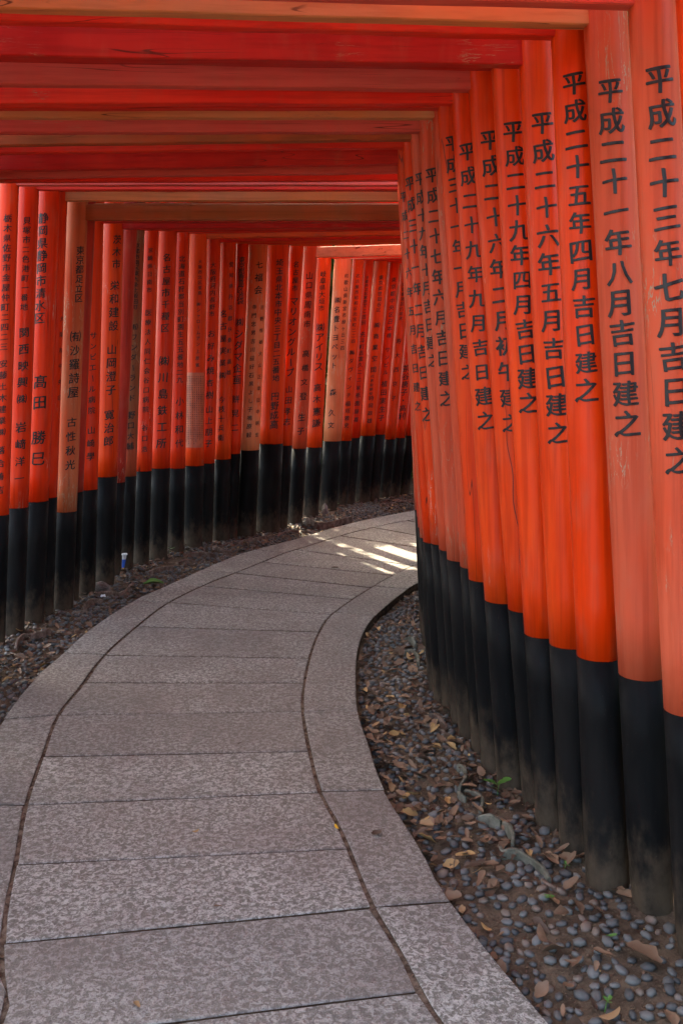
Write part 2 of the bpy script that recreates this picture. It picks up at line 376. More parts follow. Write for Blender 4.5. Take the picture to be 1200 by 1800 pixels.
# ------------------------------------------------------------------ glyphs (from the built-in font)
RIGHT = [ # xl_ring, y_ring, y_base, xl_top, y_beam_right, y_beam_left(x=0), paint, beam, radius, text, label
 (1262, 1345, 1800, 1186, -32, -60, 'vermilion', 'b_pink', .065, [], 'nearest torii gate, its bright orange pillar cut off by the right edge of the frame'),
 (1167, 1263, 1702, 1103, 10, -12, 'pink', 'b_pink', .065, [('平成二十三年七月吉日建之', 140, 812, 50, 8)], 'torii gate with faded pink right pillar dated Heisei 23 July'),
 (1087, 1198, 1612, 1025, 45, 22, 'pink', 'b_tan', .066, [('平成二十一年八月吉日建之', 160, 747, 46, 0)], 'torii gate with pale cracked right pillar dated Heisei 21 August under an orange tan beam'),
 (1013, 1164, 1571, 967, 65, 43, 'vermilion', 'b_red', .066, [('平成二十五年四月吉日建之', 147, 688, 40, 0)], 'torii gate with red right pillar dated Heisei 25 April'),
 (965, 1142, 1505, 911, 115, 103, 'vermilion', 'b_deep', .066, [('平成二十六年五月吉日建之', 217, 763, 39, 0)], 'torii gate with orange right pillar dated Heisei 26 May under a broad dark red beam'),
 (921, 1123, 1462, 862, 119, 108, 'vermilion', 'b_deep', .065, [('平成二十九年四月吉日建之', 232, 710, 36, 0)], 'torii gate with bright orange right pillar dated Heisei 29 April'),
 (892, 1078, 1425, 822, 158, 152, 'vermilion', 'b_pink', .065, [('平成二十六年二月初午建之', 247, 745, 34, 0)], 'torii gate whose right pillar dated Heisei 26 February has a long black vertical crack'),
 (851, 1062, 1392, 791, 182, 185, 'vermilion', 'b_red', .066, [('平成二十九年九月吉日建之', 267, 741, 31, -14)], 'torii gate with glossy orange right pillar dated Heisei 29 September'),
 (823, 1024, 1362, 767, 190, 193, 'vermilion', 'b_red', .065, [('平成三十一年一月吉日建之', 252, 655, 28, -10)], 'torii gate with right pillar dated Heisei 31 January, half hidden'),
 (808, 1001, 1330, 759, 207, 209, 'pink', 'b_tan', .065, [], 'torii gate with bare faded pink right pillar green along its edge, under a tan beam'),
 (785, 988, 1300, 735, 232, 235, 'pink', 'b_pink', .066, [('平成二十七年六月吉日建之', 308, 702, 27, -18)], 'torii gate with pinkish right pillar dated Heisei 27 June under a rose beam'),
 (771, 970, 1276, 720, 245, 256, 'pink', 'b_brown', .065, [('平成十九年十月吉日建之', 314, 635, 24, -30)], 'torii gate with right pillar dated Heisei 19 October under a brown beam'),
 (756.5, 959, 1254, 706, 259, 270, 'vermilion', 'b_red', .065, [('平成三十一年二月吉日建之', 322, 730, 24, -38)], 'torii gate with right pillar dated Heisei 31 February, black lettering'),
 (743, 956, 1235, 698, 287, 300, 'vermilion', 'b_deep', .065, [('平成二十六年五月吉日建之', 345, 715, 18, -45)], 'torii gate at the inner bend showing a sliver of lettered right pillar'),
 (737, 948, 1217, 697, 303, 313, 'pink', 'b_pink', .064, [], 'torii gate at the inner bend with narrow faded pillar sliver'),
 (734, 930, 1195, 697, 317, 321, 'red', 'b_red', .063, [], 'torii gate at the inner bend, leftmost sliver of the right hand row'),
]
# xl_ring, xr_ring, y_ring, y_base, xl_top, y_top_seen, y_beam, rotation, paint, beam, text, label
LEFT = [
 (-19, 13, 907, 1140, -1, 313, 327, 0, 'red', 'b_pink', [('栃木県佐野市金屋仲町二四二三', 384, 610, 14, 0), ('安藤土木建業㈱', 640, 760, 14, 0), ('落合善吉', 792, 862, 14, 0)], 'torii gate at the left frame edge with dull red pillar in small close lettering'),
 (12, 44, 894, 1118, 31, 333, 335, 0, 'red', 'b_red', [('貝塚市二色港町一番地', 388, 540, 13, 0), ('関西映興㈱', 585, 702, 18, 5), ('岩﨑洋一', 752, 842, 18, 5)], 'torii gate second from the left frame edge, red pillar with bold black lettering'),
 (45, 82, 883, 1098, 66, 336, 336, 0, 'red', 'b_red', [('静岡県静岡市清水区', 384, 560, 19, -22), ('髙田', 672, 708, 25, -5), ('勝巳', 770, 807, 25, -3)], 'torii gate whose wide red left pillar carries the largest black characters of its row'),
 (66, 96, 876, 1085, 84, 340, 354, 0, 'red', 'b_tan', [('大阪市中央区', 560, 700, 9, 55)], 'torii gate with mostly hidden dark red left pillar just before the faded tan one'),
 (97, 132, 901, 1072, 116, 355, 388, 0, 'tan', 'b_brown', [('東京都足立区', 440, 524, 16, 28), ('㈲沙羅詩屋', 592, 690, 19, 18), ('古性秋光', 743, 818, 18, 14)], 'torii gate with faded tan left pillar and wide brown beam'),
 (115, 144, 866, 1058, 136, 372, 385, 0, 'deep', 'b_brown', [], 'torii gate with sliver of dark left pillar right of the tan pillar'),
 (138, 167, 862, 1046, 149, 380, 392, 0, 'red', 'b_deep', [('サンピエール病院', 590, 722, 13, 12), ('山崎學', 757, 803, 14, 12)], 'torii gate whose red left pillar carries katakana lettering, left of the glossy bright pillar'),
 (168, 205, 839, 1030, 180, 388, 403, 2, 'vermilion', 'b_deep', [('茨木市', 421, 464, 17, 25), ('栄和建設', 502, 573, 18, 18), ('山岡澄子', 615, 686, 18, 12), ('寛治郎', 730, 776, 18, 8)], 'torii gate with glossy orange left pillar, white highlight down its edge'),
 (190, 219, 849, 1014, 212, 390, 404, 2, 'deep', 'b_deep', [], 'torii gate with dull worn narrow pillar directly behind the glossy orange one'),
 (215, 239, 838, 1004, 230, 403, 405, 3, 'brown', 'b_red', [('京都市南区東九条上殿田町', 432, 540, 9, 0), ('㈲ワンダーランド', 575, 700, 12, 0), ('野口大輔', 730, 785, 13, 0)], 'torii gate whose left pillar is weathered brown at its top'),
 (239, 265, 829, 994, 252, 401, 406, 4, 'red', 'b_red', [('宮崎県日南市', 440, 510, 9, 0), ('医療法人同仁会谷口病院', 550, 720, 11, 0), ('谷口浩', 752, 790, 11, 0)], 'torii gate with plain red left pillar right of the brown topped one'),
 (266, 298, 824, 984, 279, 401, 408, 5, 'red', 'b_deep', [('名古屋市千種区', 453, 577, 15, 0), ('㈱川島鉄工所', 635, 780, 18, 0)], 'torii gate with broad red left pillar, boldly lettered, two pillars before the notice plate'),
 (298, 325, 824, 972, 306, 409, 411, 6, 'red', 'b_red', [('北海道石狩郡当別町園生五五番地二九', 455, 668, 11, 5), ('小林和代', 706, 780, 15, 10)], 'torii gate with red left pillar immediately left of the one with the notice plate'),
 (325.5, 353, 819.5, 962, 332, 419, 420, 7, 'vermilion', 'b_vermilion', [('大阪市北区堂島', 460, 515, 7, 15), ('㈱シャロームアン', 535, 605, 7, 10), ('上原寛', 618, 642, 7, 8)], 'torii gate with small printed notice plate fixed to its left pillar'),
 (353, 377, 815, 955, 364, 426, 426, 7, 'red', 'b_red', [('大阪府河内長野市', 466, 552, 10, 0), ('お好み焼杏樹', 587, 695, 13, 0), ('山上朋子', 720, 780, 13, 0)], 'torii gate with red left pillar immediately right of the notice plate pillar'),
 (377.5, 403, 808, 950, 387, 427, 428, 8, 'vermilion', 'b_vermilion', [('名古屋実業㈱', 552, 660, 13, -20), ('今枝十兵衛', 703, 770, 12, -18), ('愛知県丹羽郡扶桑町高雄', 465, 655, 9, 28)], 'torii gate whose left pillar has grey peeling paint and two columns of writing'),
 (400, 421.5, 798, 946, 415, 428, 430, 9, 'red', 'b_red', [('東京都豊島区池袋', 457, 530, 12, 0), ('㈱シダマ企画', 567, 668, 16, 0), ('餅晃二', 702, 752, 14, -5)], 'torii gate with narrow brown topped left pillar between peeling and pale pillars'),
 (421.5, 455, 792, 944, 437, 428, 431, 10, 'pale', 'b_vermilion', [('七福会', 466, 510, 14, 12), ('寺門忠男吉川益好石黒よし子鳴原毅', 540, 765, 9, -8), ('吉野恒雄大山正幸田中明宏', 540, 765, 8, 42)], 'torii gate with pale orange left pillar listing many small names'),
 (455.5, 488, 781, 937, 468, 428, 432, 11, 'vermilion', 'b_vermilion', [('埼玉県北本市中央三丁目二五番地', 462, 665, 13, 12), ('円野成高', 697, 747, 15, 12)], 'torii gate with a broad yellow lit edge on its orange left pillar'),
 (488, 513, 783.5, 930, 508.5, 430, 433, 12, 'vermilion', 'b_vermilion', [('名古屋市', 465, 507, 11, 5), ('マリオングループ', 530, 655, 15, 5), ('山田孝志', 685, 742, 13, 5)], 'torii gate whose left pillar is brownish above and carries large katakana'),
 (513, 538, 789, 922, 532, 431, 453, 12, 'pink', 'b_wood', [('山口県周南市', 485, 570, 13, 5), ('高橋文登', 622, 697, 13, 10), ('生子', 734, 758, 14, 5)], 'torii gate with pale knotty wooden beam and pink left pillar'),
 (539, 566, 787, 910, 556, 452, 455, 13, 'vermilion', 'b_red', [('岐阜県大垣市', 482, 542, 11, 0), ('㈱アイリス', 576, 645, 16, 0), ('高木', 682, 702, 14, 0), ('憲謙', 724, 744, 15, 5)], 'torii gate with clean orange left pillar just left of the green gap'),
 (568, 598, 776, 898, 587, 453, 456, 14, 'pale', 'b_wood', [('㈱名豊トヨペット', 528, 643, 12, -20), ('森', 690, 690, 12, -15), ('久文', 726, 748, 12, -15), ('和歌山県新宮市緑ヶ丘三四', 485, 612, 8, 30)], 'torii gate with sun bleached whitish left pillar beside the green gap'),
 (596, 617, 775, 891, 619, 456, 458, 15, 'vermilion', 'b_red', [('名古屋市昭和区元宮町二二四', 485, 600, 7, 5), ('㈱ダヴィンチ', 620, 695, 9, 0), ('稲垣雅史', 710, 748, 9, 0)], 'torii gate just right of the bleached one, its orange pillar finely lettered'),
 (613, 631, 770, 887, 638, 458, 459, 16, 'red', 'b_red', [('京都市北区紫野', 488, 530, 6, 0), ('でこ吉田', 537, 567, 8, 0), ('先斗町吉富久', 588, 642, 9, 0), ('二ニ家', 654, 682, 8, 0), ('祇園藤喜', 695, 738, 9, 0)], 'torii gate with narrow red left pillar left of the one lit yellow at the bend'),
 (633, 656, 766.5, 883, 657, 459, 461, 17, 'vermilion', 'b_red', [('東京都世田谷区', 488, 545, 8, 8), ('㈱商業空間', 572, 650, 10, 5), ('代表取締役', 662, 692, 6, 0), ('時岡政雄', 700, 740, 9, 5)], 'torii gate at the bend whose left pillar is lit yellow'),
 (655, 675, 764, 880, 682, 462, 463, 18, 'red', 'b_red', [('東京都中央区日本橋', 492, 590, 9, 10), ('サンビル', 615, 655, 9, 8), ('植田実生子', 675, 735, 11, 8)], 'torii gate at the bend with red pillar right of the yellow lit one'),
 (675, 694, 772.5, 876, 703, 463, 464, 19, 'vermilion', 'b_red', [('東京都港区六本木', 500, 560, 7, 0), ('寿大西京子', 600, 700, 9, 0)], 'torii gate at the bend with finely lettered pillar, third from the inner row'),
 (693, 711, 770, 873, 722, 464, 465, 20, 'red', 'b_red', [('茶谷唐子・高利', 648, 732, 12, 0)], 'torii gate at the bend with bold lettering, second from the inner row'),
 (711, 728, 766, 871, 740, 464, 466, 21, 'red', 'b_red', [], 'torii gate farthest in view at the bend, partly behind the inner row'),
]
ALL = sorted(set(''.join(t[0] for r in RIGHT for t in r[9]) + ''.join(t[0] for r in LEFT for t in r[10])))
def make_glyphs(chars, off, bev, res, nib):
    obs = []
    for ch in chars:
        cu = bpy.data.curves.new('g', 'FONT'); cu.body = ch; cu.align_x = 'CENTER'; cu.offset = off; cu.resolution_u = res
        cu.fill_mode = 'FRONT'
        if bev: cu.extrude = .01; cu.bevel_depth = bev; cu.bevel_resolution = 0; cu.offset = off - bev
        o = bpy.data.objects.new('g', cu); C.objects.link(o); obs.append(o)
    bpy.context.view_layer.update()
    dg = bpy.context.evaluated_depsgraph_get(); out = {}
    for ch, o in zip(chars, obs):
        me = bpy.data.meshes.new_from_object(o.evaluated_get(dg))
        bm = bmesh.new(); bm.from_mesh(me); bpy.data.meshes.remove(me)
        if len(bm.verts):
            xs = [v.co.x for v in bm.verts]; ys = [v.co.y for v in bm.verts]
            cx = 0.0; cy = .34
            for v in bm.verts:                  # brush hand: strokes climb to the right and waver a little
                x, y = v.co.x - cx, v.co.y - cy
                v.co.x = x + .015 * math.sin(7 * y + ord(ch)); v.co.y = y + .11 * x + .012 * math.sin(9 * x + ord(ch) * .7)
            for cut in np.linspace(-.42, .42, 9):
                geom = bm.verts[:] + bm.edges[:] + bm.faces[:]
                bmesh.ops.bisect_plane(bm, geom=geom, plane_co=(cut, 0, 0), plane_no=(1, 0, 0))
        bm.verts.index_update()
        out[ch] = (np.array([v.co[:] for v in bm.verts]).reshape(-1, 3), [tuple(v.index for v in f.verts) for f in bm.faces])
        bm.free()
        if len(out[ch][0]):                     # a flat brush: the stroke is laid down twice, slightly apart
            v_, f_ = out[ch]; m_ = len(v_); sh_ = np.array([nib[0], nib[1], -.004 if bev else .001])
            out[ch] = (np.concatenate([v_ - np.array([nib[0] / 2, nib[1] / 2, 0]), v_ + sh_ / 2]), f_ + [tuple(q + m_ for q in f) for f in f_])
    for o in obs:
        cu = o.data; bpy.data.objects.remove(o); bpy.data.curves.remove(cu)
    return out
big = sorted(set(''.join(t[0] for r in RIGHT for t in r[9])))
GB = make_glyphs(big, .008, .010, 3, (.032, -.012))
GS = make_glyphs(ALL, 0, 0, 3, (.038, -.020))

# ------------------------------------------------------------------ torii builder
def tube(rings, seg, cap=True):
    V, Fs = [], []
    for (c, r, wob) in rings:
        for k in range(seg):
            a = 2 * math.pi * k / seg
            rr = r * (1 + wob * mnoise.noise(Vector((math.cos(a) * 1.5 + c[0] * 7, math.sin(a) * 1.5 + c[1] * 7, c[2] * 2))))
            V.append((c[0] + rr * math.cos(a), c[1] + rr * math.sin(a), c[2]))
    for i in range(len(rings) - 1):
        for k in range(seg):
            k2 = (k + 1) % seg
            Fs.append((i * seg + k, i * seg + k2, (i + 1) * seg + k2, (i + 1) * seg + k))
    if cap:
        Fs.append(tuple(range(seg))[::-1]); Fs.append(tuple((len(rings) - 1) * seg + k for k in range(seg)))
    return V, Fs

def axis(p, z): return Vector((p['x0'] + (p['x1'] - p['x0']) * z / p['zt'], p['y'] + p.get('dy', 0) * z / p['zt'], z))

def pillar(root, p, seg=28):
    loc = root.location; r = p['r']; zr = p['zr']; top = p['zt'] + .30
    zs = np.linspace(zr, top, 14)
    V, Fs = tube([(axis(p, z), r * (1.0 - .03 * z / top), .012) for z in zs], seg)
    up = mesh_obj('pillar', V, Fs, M[p['paint']], root, True, loc)
    zs = [-.12, -.02, .03, .07, .12, .2, .35, .5, zr - .001]
    V, Fs = tube([(axis(p, z), r * (1.0 + .004 - (p.get('rot', 0) * max(0, .14 - z) / .14 if z < .14 else 0)), .014 + (.08 * p.get('rot', 0) * 10 if z < .1 else 0)) for z in zs], seg)
    base = mesh_obj('black_foot', V, Fs, M['black'], up, True, loc)
    return up

def inscribe(root, up, p, texts, glyphs):
    V, Fs = [], []
    loc = root.location; r = p['r']; th = 0
    for (s, ya, yb_, size, off) in texts:
        n_ = len(s)
        for i, ch in enumerate(s):
            y = ya + (yb_ - ya) * (i / (n_ - 1) if n_ > 1 else 0)
            Yf = p['y'] - r; z = H + (HZ - y) * Yf / F
            c = axis(p, z); g_, f_ = glyphs[ch]
            if not len(g_): continue
            em = size * (1.07 if glyphs is GB else 1.05) * Yf / F
            jr = random.uniform(-.045, .045); js = random.uniform(.93, 1.05); jx = random.uniform(-.02, .02); cj, sj = math.cos(jr) * js, math.sin(jr) * js
            view = math.atan2(c.x, c.y)                       # the side of the pillar turned to the path
            for q in g_:
                q = (q[0] * cj - q[1] * sj + jx, q[0] * sj + q[1] * cj, q[2])
                wdt = em * (1.0 if ch not in 'ー' else 1.0)
                u, w = q[0] * wdt, q[1] * em
                if ch == 'ー': u, w = q[1] * wdt, -q[0] * em
                a = u / r + R(off) - view
                lift = .0016 + q[2] * em * .55
                ax = axis(p, z + w)
                rr = r * (1.0 - .03 * (z + w) / (p['zt'] + .3)) * 1.008 + lift
                V.append((ax.x + rr * math.sin(a), ax.y - rr * math.cos(a), z + w))
            Fs += [tuple(k + th for k in f) for f in f_]; th += len(g_)
    if V:
        return mesh_obj('inscription', V, Fs, M['ink'], up, False, loc)

def beam_box(root, name, A, B, z0, z1, t, mat, ext=0.0, lift=0.0):
    """board between two points, z0..z1 tall, t thick; ends rise by lift"""
    A = Vector((A[0], A[1], 0)); B = Vector((B[0], B[1], 0)); d = (B - A).normalized(); A = A - d * ext; B = B + d * ext
    nrm = Vector((-d.y, d.x, 0)); L = (B - A).length; k = 13; V = []; e = .004
    prof = [(-t / 2 + e, z0), (t / 2 - e, z0), (t / 2, z0 + e), (t / 2, z1 - e), (t / 2 - e, z1), (-t / 2 + e, z1), (-t / 2, z1 - e), (-t / 2, z0 + e)]
    for i in range(k):
        s = i / (k - 1); c = A + (B - A) * s; up = lift * abs(2 * s - 1) ** 3; wv = .0015 * math.sin(i * 1.7 + A.y * 9)
        for (o, z) in prof:
            q = c + nrm * (o + wv); V.append((q.x, q.y, z + up + wv))
    m = len(prof)
    Fs = [(i * m + j, i * m + (j + 1) % m, (i + 1) * m + (j + 1) % m, (i + 1) * m + j) for i in range(k - 1) for j in range(m)]
    Fs.append(tuple(range(m))[::-1]); Fs.append(tuple((k - 1) * m + j for j in range(m)))
    # local coordinates along the board so the grain runs with it
    o = mesh_obj(name, V, Fs, mat, root, False, root.location)
    return o

def torii(pl, pr, zb, beam, label, textside, texts, glyphs):
    a0 = axis(pl, 0); b0 = axis(pr, 0)
    root = empty('torii_gate', ((a0.x + b0.x) / 2, (a0.y + b0.y) / 2, 0))
    tag(root, label, 'torii gate', 'torii gates lining the curved path')
    ul = pillar(root, pl); ur = pillar(root, pr)
    if texts: inscribe(root, ur if textside else ul, pr if textside else pl, texts, glyphs)
    A = axis(pl, zb + .05); B = axis(pr, zb + .05)
    if textside: A2 = axis(pl, zb)
    beam_box(root, 'crossbeam', A, B, zb, zb + .105, .05, M[beam])
    zt = zb + .30
    A = axis(pl, zt); B = axis(pr, zt)
    beam_box(root, 'lintel', A, B, zt, zt + .07, .09, M[beam], .20, .03)
    beam_box(root, 'top_rail', A, B, zt + .072, zt + .12, .12, M['b_deep'], .27, .05)
    return root, ul, ur

rz = lambda y, Y: H + (HZ - y) * Y / F
built = {}
for i, (xl, yr, ybase, xt, yb, yb0, pm, bm_, r, tx, lab) in enumerate(RIGHT):
    Yf = F * (H + .0) / (ybase - HZ); Yc = Yf + r
    rp_ = r * F / Yc; zr = H - (yr - HZ) * (Yc - r) / F
    zb = rz(yb, Yc - .02); xr_ = (xl + rp_ - CX) * Yc / F; xt_ = (xt + rp_ - CX) * Yc / F
    sl = (xt_ - xr_) / (zb - zr)
    p = dict(x0=xr_ - sl * zr, x1=xr_ + sl * (zb - zr), y=Yc, r=r, zr=zr, zt=zb, paint=pm, rot=(.16 if i in (1, 2) else 0))
    Y0 = (zb - H) * F / (HZ - yb0); X0 = -CX * Y0 / F
    d = Vector((X0 - xt_, Y0 - Yc)).normalized(); Wd = 2.42
    q = Vector((p['x0'], Yc)) + d * (Wd + .08)
    ql = dict(x0=q.x, x1=q.x + .13, y=q.y, r=r, zr=.74, zt=zb, paint=random.choice(['vermilion', 'red', 'red', 'pink']))
    root, ul, ur = torii(ql, p, zb, bm_, lab, True, tx, GB if r * F / Yc > 20 else GS)
    built[('R', i)] = (root, ul, ur, ql, p)
for i, (xl, xr2, yr, ybase, xt, yt, yb, rot, pm, bm_, tx, lab) in enumerate(LEFT):
    Yf = F * H / (ybase - HZ); w = xr2 - xl
    if i + 1 < len(LEFT) and i != 21: w = max(w, min(LEFT[i + 1][4] - xt, w * 1.25))
    r = (1.0 if i in (21, 22) else 1.10 if i < 7 else 1.04) * w / 2 * Yf / F; Yc = Yf + r
    rp_ = r * F / Yc; zr = H - (yr - HZ) * (Yc - r) / F; zb = rz(yb, Yc)
    xr_ = (xl + rp_ - CX) * Yc / F; xt_ = (xt + rp_ - CX) * Yc / F; sl = (xt_ - xr_) / (zb - zr)
    p = dict(x0=xr_ - sl * zr, x1=xr_ + sl * (zb - zr), y=Yc, r=r, zr=zr, zt=zb, paint=pm)
    Wd = 2.5; a = R(rot)
    q = Vector((p['x0'] + Wd * math.cos(a), Yc - Wd * math.sin(a)))
    qr = dict(x0=q.x + .0, x1=q.x - .12, y=q.y, r=min(r, .075), zr=.74, zt=zb, paint=random.choice(['vermilion', 'red', 'pink']))
    root, ul, ur = torii(p, qr, zb, bm_, lab, False, tx, GS)
    built[('L', i)] = (root, ul, ur, p, qr)

# the rows go on towards and past the camera
BACK = [(2.12, 1.03), (1.84, 1.06), (1.55, 1.10), (1.25, 1.12), (.95, 1.15), (.6, 1.18), (.25, 1.2), (-.15, 1.22), (-.55, 1.24), (-1.0, 1.25), (-1.5, 1.27), (-2.0, 1.28)]
for k, (yb_, xb_) in enumerate(BACK):
    a_ = dict(x0=xb_, x1=xb_ - .1, y=yb_, r=.066, zr=.7, zt=2.62, paint='vermilion'); b_ = dict(x0=xb_ - 2.5, x1=xb_ - 2.38, y=yb_ - .1, r=.066, zr=.7, zt=2.62, paint='red')
    lab_ = 'torii gate outside the frame, %s' % ('just nearer than the orange one at the right edge', 'second nearer than the right edge one', 'third nearer than the right edge one', 'fourth nearer than the right edge one', 'fifth nearer than the right edge one',
            'last one before the standing viewer', 'directly overhead of the viewer', 'just behind the viewer', 'second behind the viewer', 'third behind the viewer', 'fourth behind the viewer', 'fifth behind the viewer')[k]
    if k < NBACK: torii(b_, a_, 2.62, 'b_red', lab_, True, [], GS)

# printed notice plate on a left pillar
root, ul, ur, p, _ = built[('L', 13)]
V, Fs, V2, F2 = [], [], [], []
Yf = p['y'] - p['r']; z0, z1 = H + (HZ - 787) * Yf / F, H + (HZ - 655) * Yf / F
c0 = axis(p, z0); view = math.atan2(c0.x, c0.y)
def on(p, a, z, lift):
    ax = axis(p, z); rr = p['r'] + lift; return (ax.x + rr * math.sin(a - view), ax.y - rr * math.cos(a - view), z)
for k in range(9):
    a = -1.15 + 2.15 * k / 8
    V += [on(p, a, z0, .003), on(p, a, z1, .003)]
Fs = [(2 * k, 2 * k + 2, 2 * k + 3, 2 * k + 1) for k in range(8)]
plate = mesh_obj('notice_plate', V, Fs, M['plate'], ul, True, root.location)
for col in range(11):
    a = -1.05 + 1.95 * col / 10; z = z1 - .03
    while z > z0 + .03 + .06 * random.random():
        hh = .006 + random.random() * .004; w_ = .035
        m = len(V2); V2 += [on(p, a - w_, z, .0042), on(p, a + w_, z, .0042), on(p, a + w_, z - hh, .0042), on(p, a - w_, z - hh, .0042)]
        F2.append((m, m + 3, m + 2, m + 1)); z -= .016
t_ = mesh_obj('print', V2, F2, M['ink'], ul, False, root.location)

# long vertical crack on one right pillar
root, ul, ur, _, p = built[('R', 6)]
V, Fs = [], []; view = 0
yy = np.linspace(700, 1076, 26)
for k, y in enumerate(yy):
    Yf = p['y'] - p['r']; z = H + (HZ - y) * Yf / F; px = 885 + (y - 700) * .105 + 2 * math.sin(k * .9)
    c = axis(p, z); X = (px - CX) * Yf / F; s = max(-.9, min(.9, (X - c.x) / p['r'])); a = math.asin(s)
    wd = .018 * (math.sin(math.pi * (k + .5) / len(yy)) ** .5)
    for da in (-wd, wd):
        rr = p['r'] * 1.012; V.append((c.x + rr * math.sin(a + da), c.y - rr * math.cos(a + da), z))
Fs = [(2 * k, 2 * k + 2, 2 * k + 3, 2 * k + 1) for k in range(len(yy) - 1)]
mesh_obj('crack', V, Fs, M['ink'], ur, False, root.location)

# ------------------------------------------------------------------ verge: pebbles, leaves
def ico(sub):
    bm = bmesh.new(); bmesh.ops.create_icosphere(bm, subdivisions=sub, radius=1); bm.verts.index_update()
    v = np.array([x.co[:] for x in bm.verts]); f = [tuple(y.index for y in x.verts) for x in bm.faces]; bm.free(); return v, f
IV1, IF1 = ico(1); IV2, IF2 = ico(2)
def pebble_shape(base, k):
    r_ = random.Random(k); out = base.copy()
    s = np.array([1, r_.uniform(.62, .9), r_.uniform(.38, .58)]); ofs = Vector((r_.random() * 50, 0, 0))
    dsp = np.array([1 + .16 * mnoise.noise(Vector(q) * 1.2 + ofs) for q in base])
    return out * dsp[:, None] * s
PM = []
for k in range(8):
    v = pebble_shape(IV2 if False else IV1, k)
    me = bpy.data.meshes.new('pebble'); bm = bmesh.new()
    for q in pebble_shape(IV1, k): bm.verts.new(q)
    bm.verts.ensure_lookup_table()
    for f in IF1: bm.faces.new([bm.verts[i] for i in f])
    bmesh.ops.subdivide_edges(bm, edges=bm.edges[:], cuts=1, use_grid_fill=True, smooth=.6)
    bmesh.ops.triangulate(bm, faces=bm.faces[:])
    bm.to_mesh(me); bm.free(); me.shade_smooth(); me.materials.append(M['pebble']); PM.append(me)

pos = []
cell = {}
def try_add(x, y, r, gap=.76):
    k0, k1 = int(x / .06), int(y / .06)
    for a in (-1, 0, 1):
        for b in (-1, 0, 1):
            for (X, Y, rr) in cell.get((k0 + a, k1 + b), ()):
                if (X - x) ** 2 + (Y - y) ** 2 < ((r + rr) * gap) ** 2: return False
    cell.setdefault((k0, k1), []).append((x, y, r)); return True
for (root, ul, ur, pl_, pr_) in built.values():
    for p in (pl_, pr_):
        for a in range(3): pass
pill = np.array([(p['x0'], p['y'], p['r']) for b_ in built.values() for p in b_[3:5]])
cand = []
NX = 120000
cx_ = rng.uniform(-2.3, 2.2, NX); cy_ = rng.uniform(1.5, 12.6, NX)
dr, _ = sdist(RO, cx_, cy_); dl, _ = sdist(LO, cx_, cy_); dl = -dl
ok = ((dr > .02) & (dr < .60)) | ((dl > .02) & (dl < .85))
ok &= (((cx_[:, None] - pill[None, :, 0]) ** 2 + (cy_[:, None] - pill[None, :, 1]) ** 2) > (pill[None, :, 2] + .012) ** 2).all(1)
cx_, cy_, dr, dl = cx_[ok], cy_[ok], dr[ok], dl[ok]
ch_ = verge_h(cx_, cy_)
for i in range(len(cx_)):
    x, y = cx_[i], cy_[i]
    dd = dr[i] if dr[i] > 0 else dl[i]
    patch = mnoise.noise(Vector((x * 2.6, y * 2.6, 9)))
    dens = 1.1 + (1.3 if y > 3.05 else .7) * patch
    if dr[i] > 0:
        if y < 3.05: dens += 1.1
        if 3.1 < y < 4.1 : dens -= .3
        if dd > .42 and y > 3.0: dens -= .35
    else: dens -= .12 + (.3 if dd > .3 else 0)
    if random.random() > dens: continue
    r = random.uniform(.013, .024) * (1.12 if random.random() < .2 else 1)
    if try_add(x, y, r): cand.append((x, y, ch_[i] + r * .22, r))
vis = [c for c in cand if c[1] > 1.9]
def size_px(c):
    px = CX + c[0] / c[1] * F; py = HZ + (H - c[2]) / c[1] * F
    return (c[3] / c[1]) if (-10 < px < 1210 and py < 1815) else 0
cand.sort(key=size_px, reverse=True)
def rot_rand(tilt):
    return Matrix.Rotation(random.uniform(0, 6.28), 3, 'Z') @ Matrix.Rotation(random.uniform(-tilt, tilt), 3, 'X') @ Matrix.Rotation(random.uniform(-tilt, tilt), 3, 'Y')
for c in cand[:300]:
    o = bpy.data.objects.new('pebble', random.choice(PM)); C.objects.link(o); o.parent = verge
    o.location = c[:3]; o.rotation_euler = rot_rand(.35).to_euler(); o.scale = (c[3],) * 3
def scatter(name, shapes, faces, items, tilt, mat, parent, smooth):
    VV, tone, FF, base = [], [], [], 0
    for (x, y, z, r) in items:
        k = random.randrange(len(shapes)); m = np.array(rot_rand(tilt)); v = shapes[k] @ m.T * r + np.array([x, y, z])
        VV.append(v); tone += [random.random()] * len(v); FF.append(np.array(faces[k]) + base); base += len(v)
    me = bpy.data.meshes.new(name); allv = np.concatenate(VV)
    me.from_pydata(allv.tolist(), [], [tuple(f) for f in np.concatenate(FF).tolist()])
    at = me.attributes.new('tone', 'FLOAT', 'POINT'); at.data.foreach_set('value', np.array(tone, dtype=np.float32))
    me.materials.append(mat)
    if smooth: me.shade_smooth()
    o = bpy.data.objects.new(name, me); C.objects.link(o); o.parent = parent; o['kind'] = 'stuff'; return o
shp = [pebble_shape(IV1, 20 + k) for k in range(10)]
scatter('pebbles', shp, [IF1] * 10, cand[300:], .4, M['pebble'], verge, True)

